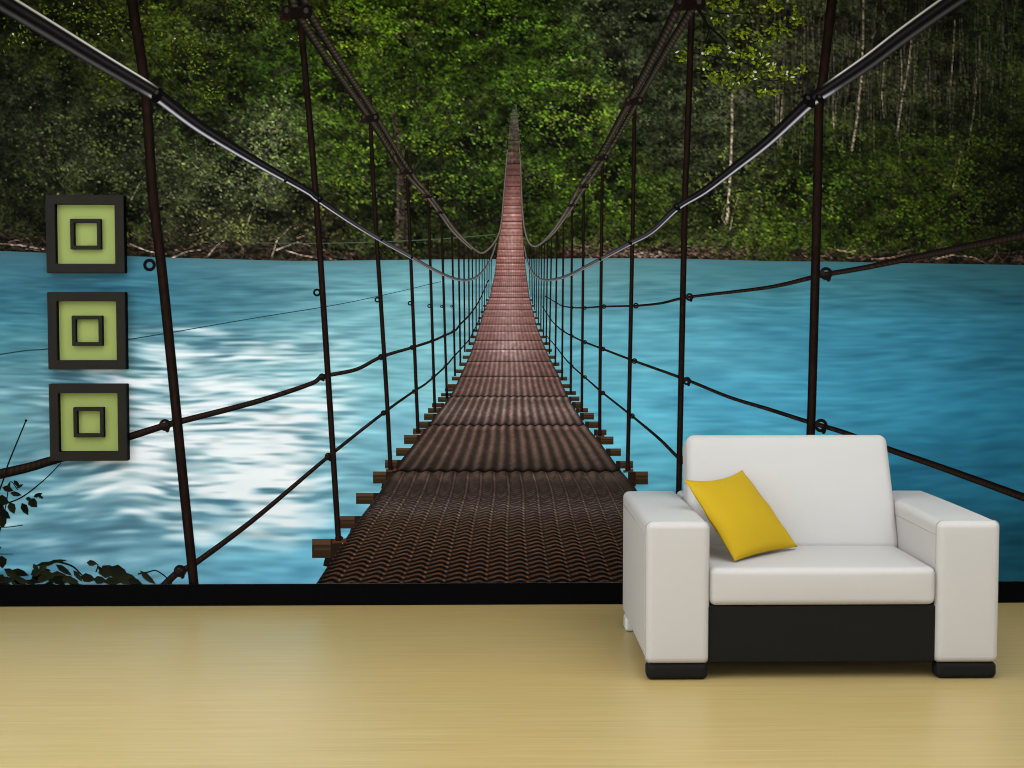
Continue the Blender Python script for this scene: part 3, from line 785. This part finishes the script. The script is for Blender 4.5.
# hanger rods
ROD = lambda k: rod_ink((40, 25, 19), (12, 9, 8), seed=k)
H_L = [([(127, -45), (132, 0), (145.5, 92), (152.5, 192), (162, 272), (173.5, 384), (182, 470), (193, 576), (194, 590)], 10.5, 9.6), ([(300, 14), (315.5, 192), (328.5, 384), (338.5, 541)], 6.4, 5.6), ([(369.5, 95), (373.8, 192), (386, 384), (390.6, 470)], 4.2, 4.2), ([(406.5, 150), (408, 192), (416, 384), (418, 433)], 3.2, 3.4),
       ([(427, 180), (428.3, 202), (434, 384), (435, 412)], 2.7, 2.8), ([(441, 205), (446.5, 384), (446.8, 393)], 2.3, 2.4), ([(451.8, 226), (455, 376)], 1.9, 2), ([(458.3, 234), (460.4, 363)], 1.7, 1.8), ([(463.8, 240), (464.8, 352)], 1.5, 1.6), ([(468.6, 245), (469.3, 345)], 1.4, 1.4),
       ([(472.3, 248), (472.8, 338)], 1.2, 1.3), ([(476, 251), (476.2, 332)], 1.1, 1.2), ([(479.2, 253), (479.2, 325)], 1, 1.1), ([(482.2, 254), (482.0, 318)], .9, 1), ([(484.8, 253), (484.4, 311)], .9, .9), ([(487.2, 251), (486.8, 305)], .8, .8), ([(489.4, 249), (488.8, 298)], .8, .8), ([(491.5, 247), (491, 290)], .7, .7)]
H_R = [([(840, -45), (832, 0), (822, 88), (819, 108), (817.4, 192), (812.4, 384), (810, 450)], 9.8, 8.6), ([(692, 4), (687, 150), (685.2, 192), (681, 384), (678.6, 500)], 6.4, 5.6), ([(635, 76), (633.3, 192), (629.5, 384), (627.6, 471)], 4.0, 4.0), ([(602.3, 150), (602, 192), (600, 384), (599.8, 436)], 3.0, 3.3),
       ([(584, 180), (583.7, 200), (582, 384), (581.8, 412)], 2.5, 2.6), ([(572.2, 203), (570.7, 394)], 2.1, 2.3), ([(563.6, 216), (562, 380)], 1.8, 1.9), ([(557, 226), (555.3, 366)], 1.6, 1.7), ([(551.7, 233), (549.4, 354)], 1.4, 1.5), ([(547.6, 238), (546.2, 345)], 1.3, 1.4), ([(544.5, 241), (543.4, 337)], 1.2, 1.2),
       ([(541.6, 243), (540.8, 331)], 1.1, 1.1), ([(539.2, 245), (538.4, 324)], 1, 1), ([(537, 246), (536.2, 317)], .9, .9), ([(535, 246), (534.4, 310)], .9, .9), ([(533.2, 246), (532.6, 304)], .8, .8), ([(531.4, 245), (531, 297)], .8, .8), ([(529.8, 244), (529.2, 289)], .7, .7)]
BAND = ink(24, 17, 14)
CLAMPS = {('l', 1): (297, 12, 15), ('l', 2): (370, 118, 9), ('l', 3): (406.5, 171.5, 6.5), ('l', 4): (428, 196, 4.5), ('l', 5): (441, 212, 3.4), ('r', 1): (690, 3, 15), ('r', 2): (634.5, 101, 9), ('r', 3): (602, 157.5, 6.5), ('r', 4): (584, 186, 4.6), ('r', 5): (571.5, 205, 3.4)}
RINGS = {0: (149.5, 265, 5.2), 1: (317, 292.5, 3.2), 2: (377.3, 299.8, 2.3), 3: (410, 303.2, 1.9), 4: (429.3, 306, 1.6), 5: (441.7, 306.5, 1.3), 6: (451.6, 306.2, 1.1)}
for side, rods in (('l', H_L), ('r', H_R)):
    for k, (pts, w0, w1) in enumerate(rods):
        h = ribbon('printed_hanger_rod', pts, w0, w1, ROD(k * 3 + (side == 'r')), 10, step=3)
        if side == 'l' and k in RINGS:
            x, y, r = RINGS[k]
            ink_mesh('eye_ring', *ring_geo(x, y, r * .92, r * .62, ink(18, 16, 16)), 10.5, h)
        if (side, k) in CLAMPS:              # bolted bar that carries the rod
            x, y, s = CLAMPS[(side, k)]; sg = 1 if side == 'l' else -1
            g = [tris(quad_geo([(x - s * 1.15, y + s * .28), (x + s * .95, y + s * .12), (x + s * .95, y + s * .42), (x - s * 1.15, y + s * .58)], ink(40, 24, 19))),
                 tris(blob_geo(x - s * .1, y + s * .1, s * .5, s * .42, BAND)), tris(blob_geo(x + s * .62, y - s * .02, s * .42, s * .5, BAND)), tris(blob_geo(x - s * .72, y - s * .02, s * .34, s * .46, ink(30, 22, 20))),
                 tris(blob_geo(x + s * .6, y - s * .1, s * .16, s * .2, ink(66, 60, 58))), tris(blob_geo(x - s * .7, y - s * .12, s * .14, s * .2, ink(58, 52, 50)))]
            ink_mesh('clamp', *mixed(g), 13, h)
        if k in (1, 2, 3):                   # foot plate and nut on the crossbeam
            x, y = pts[-1]; s = w1
            ink_mesh('foot_plate', *mixed([tris(quad_geo([(x - s * 1.1, y - s * .2), (x + s * 1.4, y - s * .5), (x + s * 1.4, y + s * .25), (x - s * 1.1, y + s * .45)], ink(84, 46, 30))), tris(blob_geo(x + s * .1, y - s * .5, s * .75, s * .5, ink(34, 24, 20)))]), 9.6, h)

# the two main cables: pairs of thick twisted ropes that sink to the deck and climb to the far tower
CABLE = rope_ink((20, 17, 14), (92, 80, 70), .62)


def cable_ink(S, T, P, W):
    pale = np.clip((W.max() * .45 - W) / (W.max() * .25) , 0, 1)[:, None, None]
    c = CABLE(S, T, P, W)
    sil = ink(150, 136, 130) * (1 - .55 * np.abs(T))[..., None]
    return c + (sil - c) * pale * .75


M_L1 = [(300, -45), (305, 4), (312, 18), (340, 62), (376, 117), (408, 169), (430, 196), (443, 214), (454, 229), (465, 241), (474, 249), (481, 253), (487, 250.5), (494.7, 242), (499.7, 231), (502, 217), (504, 192), (505.8, 170), (507.4, 150)]
M_L2 = [(285, -45), (293, 4), (305, 26), (332, 66), (369, 118), (402, 169), (426, 196), (440, 214), (451, 229.5), (462, 241), (472, 249.5)]
M_R1 = [(706, -45), (680, 3), (661, 42), (632, 97), (599.5, 156), (579.5, 187), (569, 206), (561, 219), (552, 232), (544, 241), (535.7, 246.3), (529.3, 243), (525, 231), (522.8, 215), (521.5, 192), (520.8, 170), (519.6, 148)]
M_R2 = [(717, -45), (692, 8), (668, 48), (639.5, 98), (605, 157), (585, 187), (574, 205), (565, 218), (555, 231.5), (546, 240.5)]
for pa, wa, pb, wb in ((M_L1, [10, 9, 8.4, 7.4, 6.0, 4.6, 3.7, 3.4, 2.9, 2.6, 2.4, 2.3, 2.2, 2, 1.9, 1.8, 1.7, 1.5, 1.2], M_L2, [10, 9, 8.4, 7.4, 6, 4.2, 3.1, 2.8, 2.3, 1.9, 1.6]),
                       (M_R1, [11.5, 9.8, 8.8, 7.2, 5.0, 4.1, 3.6, 3.1, 2.8, 2.5, 2.3, 2.2, 2, 1.9, 1.8, 1.6, 1.2], M_R2, [10, 8.6, 7.4, 5.8, 4.0, 3.6, 2.8, 2.3, 1.9, 1.6])):
    c = link('printed_main_cable', bpy.data.meshes.new('printed_main_cable'), None, MURAL)
    for p, w in ((pb, wb), (pa, wa)):
        ribbon('strand', p, 0, 0, cable_ink, 12 if p is pa else 11.6, c, step=1.0, widths=w)


# the two hand cables: smooth steel with a bright edge
def steel(upper_until, flip):
    def f(S, T, P, W):
        T = T * flip                          # -1 upper rim, +1 lower rim
        x = np.abs(P[:, 0] - 505)[:, None]
        near = np.clip((x - upper_until) / 18, 0, 1)
        far = np.clip((190 - x) / 100, 0, 1)
        body = ink(14, 13, 14) + (ink(52, 48, 50) - ink(14, 13, 14)) * (np.exp(-((T + .2) / .22) ** 2) * .8)[..., None]
        hi = (np.exp(-((T + .86) / .13) ** 2) * near)[..., None]
        lo = (np.exp(-((T - .68) / .24) ** 2))[..., None]
        c = body + (ink(236, 230, 220) - body) * hi
        low = ink(104, 98, 100) * near[..., None] + ink(206, 200, 212) * (1 - near)[..., None]
        c = c + (low - c) * lo * np.where(near > .5, .8, .95)[..., None]
        soft = ink(158, 154, 160) * (1 - .5 * np.abs(T + .1))[..., None]
        return c + (soft - c) * (far * .45)[..., None]
    return f


HL = [(-60, -40), (-30, -19), (2, 1), (50, 30), (100, 60.5), (145, 87), (160, 97), (200, 127), (255, 161), (306, 190), (318, 199), (351, 221.5), (381, 240), (411, 257), (428.5, 267), (443.5, 274.5), (456, 279), (468.5, 280), (478.5, 275.5), (487, 265.5), (492, 255), (496, 243)]
HR = [(1020, -44), (985, -20), (953, 0), (905, 34), (868, 62), (830, 88), (810, 102), (768, 141), (734, 168), (704, 191), (678, 207), (652, 231), (629.5, 243.5), (602, 258.5), (584.5, 267.5), (570.7, 274.5), (557, 279), (544.5, 280), (537, 277), (530.7, 269.5), (527, 259.5), (524.5, 246)]
WL = [22, 21, 20, 18.5, 17, 15, 13.5, 12, 9, 7, 6.4, 5.4, 4.6, 4, 3.6, 3.2, 2.9, 2.5, 2.2, 1.8, 1.6, 1.3]
WR = [20, 18.5, 17.5, 16.5, 15.5, 14, 12.5, 10.5, 9, 7.4, 6.6, 5.6, 5, 4.2, 3.6, 3.2, 2.8, 2.4, 2.1, 1.8, 1.6, 1.3]
for pts, wd, lim, flip, cl in ((HL, WL, 345, 1, [(157.5, 95.5, 8.2, .55), (320, 199.5, 3.6, .55), (286, 180, 2.6, .55), (382, 239, 2.4, .5), (412, 257, 2.0, .4)]),
                               (HR, WR, 318, -1, [(809, 101, 8.0, -.7), (820, 99, 5.5, -.7), (677, 207.5, 4.0, -.75), (630, 242.5, 2.8, -.6), (600, 259, 2.2, -.5)])):
    h = ribbon('printed_hand_cable', pts, 0, 0, steel(lim, flip), 14, widths=wd, cross=21)
    for x, y, r, th in cl:
        g = [tris(blob_geo(x, y, r * .62, r * 1.05, ink(10, 9, 9), th=th)), tris(blob_geo(x - r * .1, y - r * .4, r * .22, r * .3, ink(58, 54, 54), th=th))]
        ink_mesh('cable_clamp', *mixed(g), 14.6, h)

# leafy branches reaching in from above, and the shrub in the near corner
RB = np.random.default_rng(23)


def leaf_geo(x, y, L, w, th, col):
    t = np.array([(0, 0), (.3, -.5), (.65, -.42), (1, 0), (.65, .42), (.3, .5)])
    P = t * [L, w]; c, s = math.cos(th), math.sin(th)
    V = np.stack([x + P[:, 0] * c - P[:, 1] * s, y + P[:, 0] * s + P[:, 1] * c], 1)
    sh = np.array([.85, .7, .9, 1.0, 1.15, 1.1])
    return V, np.array([(0, 1, 2), (0, 2, 3), (0, 3, 4), (0, 4, 5)]), np.clip(col[None] * sh[:, None], 0, 1)


def z6(px, py): return 680 + px / 7.314, py / 7.314


TW = lambda *P: [z6(*p) for p in P]
br = link('printed_leafy_branch', bpy.data.meshes.new('printed_leafy_branch'), None, MURAL)
twig_ink = lambda S, T, P, W: np.broadcast_to(ink(18, 17, 13), S.shape + (3,)).copy()
tg = [ribbon_geo(TW((100, 40), (150, 90), (200, 180), (240, 215), (320, 290), (345, 335), (400, 375), (440, 440), (475, 470)), 3.2, 1.4, twig_ink, cross=3)]
for P in (TW((215, 200), (190, 290), (150, 305), (105, 285)), TW((210, 60), (300, 97), (400, 95), (480, 97), (560, 90)), TW((100, 385), (230, 410), (330, 430), (385, 455)), TW((110, 520), (220, 525), (330, 530), (440, 510)), TW((435, 480), (432, 540), (440, 580)),
          TW((400, 375), (500, 330), (620, 270), (760, 230), (880, 170)), TW((470, 465), (580, 445), (660, 420), (740, 455)), TW((440, 580), (560, 570), (700, 590), (860, 520))):
    tg.append(ribbon_geo(P, 1.6, .6, twig_ink, cross=3))
for g in tg: ink_mesh('twig', *g, 4.2, br)
lv = []
for cx, cy, sx, sy, n in ((330, 25, 170, 30, 60), (640, 45, 90, 45, 50), (840, 120, 70, 60, 46), (720, 210, 90, 45, 40), (460, 240, 110, 40, 36), (620, 270, 90, 40, 30), (230, 360, 90, 35, 40), (440, 380, 110, 60, 56), (570, 420, 90, 50, 40),
                          (280, 560, 110, 45, 50), (400, 600, 80, 40, 30), (520, 540, 70, 45, 26), (640, 500, 80, 50, 36), (760, 560, 80, 50, 34), (880, 510, 40, 25, 16), (630, 660, 90, 30, 32), (20, 400, 60, 50, 26), (270, 150, 60, 40, 20), (180, 480, 60, 30, 14)):
    for k in range(n):
        x, y = z6(RB.normal(cx, sx * .55), RB.normal(cy, sy * .6))
        if x > 807 or y > 98: continue
        g = RB.uniform(.5, 1.05); c = ink(134, 150, 26) * g if RB.random() < .7 else ink(86, 104, 22) * g
        if RB.random() < .07: c = ink(212, 222, 186) * RB.uniform(.8, 1)
        lv.append(leaf_geo(x, y, RB.uniform(2.6, 5.4), RB.uniform(1.5, 2.8), RB.normal(.35, .8), c))
v, f, c = merge(lv)
ink_mesh('leaves', v, f, c, 4.6, br)['kind'] = 'stuff'
br = link('printed_leafy_branch', bpy.data.meshes.new('printed_leafy_branch'), None, MURAL)
tg = [ribbon_geo(P, a, b, twig_ink, cross=3) for P, a, b in (([(92, -40), (98, 0), (118, 24), (150, 56), (176, 88), (205, 104)], 1.8, .6), ([(60, -40), (70, 4), (90, 30)], 1.5, .5), ([(150, 56), (165, 76), (158, 84)], .9, .5), ([(-40, -30), (-10, 14), (24, 38)], 1.4, .5), ([(118, 24), (126, 8), (124, -20)], 1, .5), ([(196, -40), (200, -4), (232, 8), (258, 12)], 1.2, .5))]
for g in tg: ink_mesh('twig', *g, 4.2, br)
lv = []
for cx, cy, sx, sy, n in ((70, 12, 40, 12, 80), (20, 36, 20, 10, 34), (120, 24, 26, 14, 50), (180, 42, 26, 12, 60), (196, 62, 18, 10, 44), (212, 92, 16, 10, 44), (104, 76, 9, 5, 14), (170, 14, 26, 10, 44), (240, 10, 26, 8, 44), (340, 12, 24, 10, 44), (366, 48, 20, 8, 40), (290, 40, 14, 8, 20), (-60, 20, 60, 24, 60), (226, 58, 10, 10, 20)):
    for k in range(n):
        x, y = RB.normal(cx, sx * .6), RB.normal(cy, sy * .7)
        g = RB.uniform(.45, 1.05); c = ink(104, 122, 22) * g
        if RB.random() < .02: c = ink(206, 218, 190)
        lv.append(leaf_geo(x, y, RB.uniform(2.0, 4.4), RB.uniform(1.1, 2.2), RB.normal(.3, .8), c))
ink_mesh('leaves', *merge(lv), 4.6, br)['kind'] = 'stuff'

lv = []
for k in range(90):                          # foliage that closes over the far end of the deck
    y = RB.uniform(94, 160); e0, e1 = deck_edges(np.array([max(y, 104)]))
    x = (float(e0[0]) if RB.random() < .6 else float(e1[0]) + 1.5) + RB.normal(0, 2.2) + (1.5 if y < 112 else -1.2)
    lv.append(leaf_geo(x, y, RB.uniform(2, 3.6), RB.uniform(1, 1.8), RB.normal(.3, .7), ink(58, 84, 26) * RB.uniform(.5, 1.35)))
ink_mesh('printed_leaf_spray', *merge(lv), 13.5)['kind'] = 'stuff'

sh = link('printed_shrub', bpy.data.meshes.new('printed_shrub'), None, MURAL)
tg = [ribbon_geo(P, a, b, twig_ink, cross=3) for P, a, b in (([(-6, 505), (4, 478), (9, 462), (26, 420.5)], 1.6, 1.2), ([(2, 505), (22, 497), (44, 480), (61, 463)], 1.5, .9), ([(-10, 560), (0, 530), (6, 505), (10, 482), (18, 490)], 1.6, .8), ([(-8, 527), (8, 527), (23, 525)], .9, .8), ([(-20, 554), (13, 554)], .9, .6),
      ([(138, 574), (148, 572), (156, 570.5), (166, 577), (172, 584)], 1.4, 1.0), ([(56, 561), (72, 566), (82, 575)], 2.0, 1.4), ([(96, 572), (98, 565), (94, 563)], 1.4, .8), ([(-40, 590), (-60, 540), (-90, 490)], 1.8, .8))]
tg[0] = mixed([tg[0], blob_geo(26, 420.5, 1.3, 1.3, ink(14, 14, 12))])
for g in tg: ink_mesh('twig', *g, 15, sh)
lv = []
def lf(x, y, L, w, th, g=1.0): lv.append(leaf_geo(x - L / 2 * math.cos(th), y - L / 2 * math.sin(th), L, w, th, ink(26, 29, 17) * g))
for x, y, L, w, th in ((17, 484, 10, 4, .9), (20, 486, 8, 3, -.5), (8, 489, 12, 6, .3), (16, 494, 12, 5, .2), (3, 500, 14, 9, .4), (12, 508, 13, 8, 1.2), (25, 509, 14, 7, 1.1), (33, 503, 12, 9, .8), (38, 495, 10, 4, -.4), (41, 497, 6, 3, .5), (4, 514, 16, 9, .6), (2, 522, 12, 10, 1.4), (2, 562, 13, 10, 1.5), (-2, 547, 8, 4, .3),
                        (9, 485, 7, 3, -1.2), (29, 499, 7, 4, .2), (0, 508, 12, 9, 1.0)):
    lf(x, y, L, w, th, RB.uniform(.55, 1.1))
for k in range(150):
    x = RB.uniform(-205, 80); top = float(np.interp(x, [-205, 0, 20, 36, 55, 70, 80], [560, 573, 572, 567, 565, 573, 577]))
    lf(x, RB.uniform(top, 588), RB.uniform(9, 18), RB.uniform(5, 9), RB.uniform(-.6, .8), RB.uniform(.5, 1.35))
for x, y, L, w, th in ((46, 564, 20, 5, -.15), (58, 561, 19, 3.5, -.1), (36, 568, 10, 5, 1.0), (64, 570, 20, 6, .6), (78, 576, 15, 5, .9), (92, 563, 11, 6, .1), (88, 578, 16, 9, .2), (100, 580, 14, 8, .1), (108, 571, 20, 13, -.2), (119, 573, 24, 14, .5), (128, 579, 22, 12, .2), (113, 582, 20, 10, 0), (148, 578, 22, 6, .75), (135, 582, 16, 8, .3), (60, 578, 24, 12, .3), (44, 576, 22, 12, -.2), (100, 569, 7, 3, 1.2)):
    lf(x, y, L, w, th, RB.uniform(.8, 1.4))
ink_mesh('leaves', *merge(lv), 15.5, sh)['kind'] = 'stuff'

# ------------------------------------------------------------------ three square frames hung in a column
M_GREEN = plain('green_panel_paint', (.268, .318, .092), .6, .12, .04, 150, .03)


def ring_mesh(name, half, width, y_back, y_front, mat, parent, bev=.002):
    """mitred square moulding between two depths (y towards the viewer is negative)"""
    bm = bmesh.new()
    a, b = half, half - width
    ring = []
    for s in (a, b):
        for y in (y_back, y_front):
            ring.append([bm.verts.new((sx * s, y, sz * s)) for sx, sz in ((-1, -1), (1, -1), (1, 1), (-1, 1))])
    ob, of, ib, i_f = ring
    for k in range(4):
        n = (k + 1) % 4
        bm.faces.new((ob[k], ob[n], of[n], of[k])); bm.faces.new((of[k], of[n], i_f[n], i_f[k]))
        bm.faces.new((i_f[k], i_f[n], ib[n], ib[k])); bm.faces.new((ib[k], ib[n], ob[n], ob[k]))
    bmesh.ops.recalc_face_normals(bm, faces=bm.faces[:])
    bmesh.ops.bevel(bm, geom=[e for e in bm.edges], offset=bev, segments=2, affect='EDGES')
    bm.normal_update()
    for f in bm.faces:
        f.material_index = 0 if f.normal.y < -.5 else 1       # brown face; sides coloured black to stand in for their shade
    me = bpy.data.meshes.new(name); bm.to_mesh(me); bm.free()
    o = link(name, me, mat, parent); me.materials.append(M_BLACK)
    return o


for z, lab in ((1.638, 'topmost dark square frame with green panel and small inner square, hung across the far shore'),
               (1.2185, 'middle dark square frame with green panel and small inner square, between the other two'),
               (.8185, 'lowest dark square frame with green panel and small inner square, hung over the thick rope')):
    t = thing('square_frame', lab, 'frame', (-1.742, WALL_Y - .003, z), 0, 'dark square frames in a column on the mural')
    ring_mesh('outer_frame', .1685, .040, 0, -.046, M_DARKFRAME, t)
    boxes('backing_panel', [(-.131, .131, -.012, -.001, -.131, .131)], M_GREEN, t, label='yellow-green panel')
    ring_mesh('inner_frame', .066, .0165, -.012, -.040, M_DARKFRAME, t, .0015)

# ------------------------------------------------------------------ the armchair
M_LEATHER = plain('white_leather', (.475, .442, .424), .55, .25, .12, 260, .015)
M_SEAM = plain('white_leather_seam', (.35, .325, .315), .6, .2)
M_CHAR = plain('charcoal_leather', (.0080, .0078, .0070), .65, .10, .1, 260, .06)
M_SILVER = plain('pale_plastic', (.55, .55, .52), .4, .4)
AX, AY, AW, AD = 1.186, 4.742, 1.251, .855    # centre, front, width, depth
ch = thing('armchair', 'wide white leather armchair with block arms and charcoal base, before the mural', 'armchair', (AX, AY, 0), 0)
ARM_W, ARM_Z0, ARM_Z1 = .222, .058, .562
hx = AW / 2
for s in (-1, 1):
    cx = s * (hx - ARM_W / 2)
    arm = rounded_box('arm', (ARM_W, AD, ARM_Z1 - ARM_Z0), .024, M_LEATHER, ch, (cx, AD / 2, (ARM_Z0 + ARM_Z1) / 2), {'-y': .004, '+z': .006}, n=8)
    w, h, d = ARM_W / 2, (ARM_Z1 - ARM_Z0) / 2, AD / 2
    # piped seam round the front panel, and one along each side under the top
    P = []
    for qx, qz, a0 in ((w - .02, h - .02, 0), (-w + .02, h - .02, 90), (-w + .02, -h + .02, 180), (w - .02, -h + .02, 270)):
        for k in range(6):
            a = math.radians(a0 + 90 * k / 5); P.append((qx + .0205 * math.cos(a), -d + .024, qz + .0205 * math.sin(a)))
    tube('seam', P, .0022, M_SEAM, arm, True)
    for q in (-1, 1):
        tube('seam', [(q * (w + .0002), -d + .03, h - .05), (q * (w + .0004), 0, h - .05), (q * (w + .0002), d - .03, h - .05)], .0016, M_SEAM, arm)
    rounded_box('front_foot', (ARM_W - .006, .07, .058), .018, M_CHAR, ch, (cx, .038, .030), n=3, label='charcoal front foot')
    rounded_box('back_foot', (.10, .09, .058), .012, M_SILVER, ch, (s * (hx - .051), AD - .075, .030), n=3, label='pale grey back foot')
iw = AW - 2 * ARM_W
rounded_box('base_panel', (iw + .004, .62, .208), .010, M_CHAR, ch, (0, .328, .160), n=4, label='charcoal base between the arms')
rounded_box('seat_cushion', (iw - .004, .60, .134), .024, M_LEATHER, ch, (0, .305, .331), {'+z': .004, '-y': .007}, n=12)
lean = math.radians(-21.0)
BT, BH = .15, .47
rounded_box('back_cushion', (iw + .002, BT, BH), .034, M_LEATHER, ch, (0, .598, .576), {'-y': .014}, (lean, 0, 0), n=12, taper=lambda v: Vector((v.x * (1 - .06 * v.z), v.y, v.z)))
rounded_box('back_panel', (iw + .004, .10, .50), .02, M_LEATHER, ch, (0, AD - .052, .315), n=4)

# ------------------------------------------------------------------ the yellow pillow
M_YELLOW = plain('mustard_fabric', (.44, .28, .008), .8, .15, .15, 420, .04)


def pillow(corners, thick):
    """square pillow between four corner points (bl, br, tr, tl); edges drawn in a little, middle puffed"""
    bl, br_, tr, tl = [Vector(c) for c in corners]
    nrm = (br_ - bl).cross(tl - bl).normalized()
    org = (bl + br_ + tr + tl) / 4
    n = 28; V = []; F = []
    for side in (1, -1):
        for i in range(n + 1):
            for j in range(n + 1):
                u, v = 2 * i / n - 1, 2 * j / n - 1
                uu = u * (1 - .05 * (1 - v * v)); vv = v * (1 - .05 * (1 - u * u))
                a, b = (uu + 1) / 2, (vv + 1) / 2
                p = (bl * (1 - a) + br_ * a) * (1 - b) + (tl * (1 - a) + tr * a) * b
                e = max((1 - u * u) * (1 - v * v), 0)
                bul = thick * (e ** .55) * (1 + .05 * math.sin(3.1 * u + 1.2 * v)) + .0015
                wr = .004 * math.sin(9 * v + 2 * u) * (1 - abs(v)) * max(0, abs(u) - .45)
                p = p + (bl - tl).normalized() * (.017 * (1 - u * u) * b * b)      # the top edge sags
                V.append(p + nrm * (side * bul + wr) - org)
    m = (n + 1) ** 2
    for i in range(n):
        for j in range(n):
            a = i * (n + 1) + j
            q = (a, a + n + 1, a + n + 2, a + 1)
            F += [q, tuple(x + m for x in q[::-1])]
    rim = [i * (n + 1) for i in range(n + 1)] + [n * (n + 1) + j for j in range(1, n + 1)] + [i * (n + 1) + n for i in range(n - 1, -1, -1)] + [j for j in range(n - 1, 0, -1)]
    for a, b in zip(rim, rim[1:] + rim[:1]):
        F.append((a, b, b + m, a + m))
    o = link('throw_pillow', mesh('throw_pillow', V, F, True), M_YELLOW)
    o.location = org
    bm = bmesh.new(); bm.from_mesh(o.data); bmesh.ops.recalc_face_normals(bm, faces=bm.faces[:]); bm.to_mesh(o.data); bm.free()
    o['label'] = 'mustard yellow square pillow leaning against the back and arm of the white armchair'
    o['category'] = 'pillow'
    return o


pillow([(.889, 4.842, .407), (1.173, 5.10, .413), (.993, 5.27, .686), (.735, 5.04, .676)], .05)
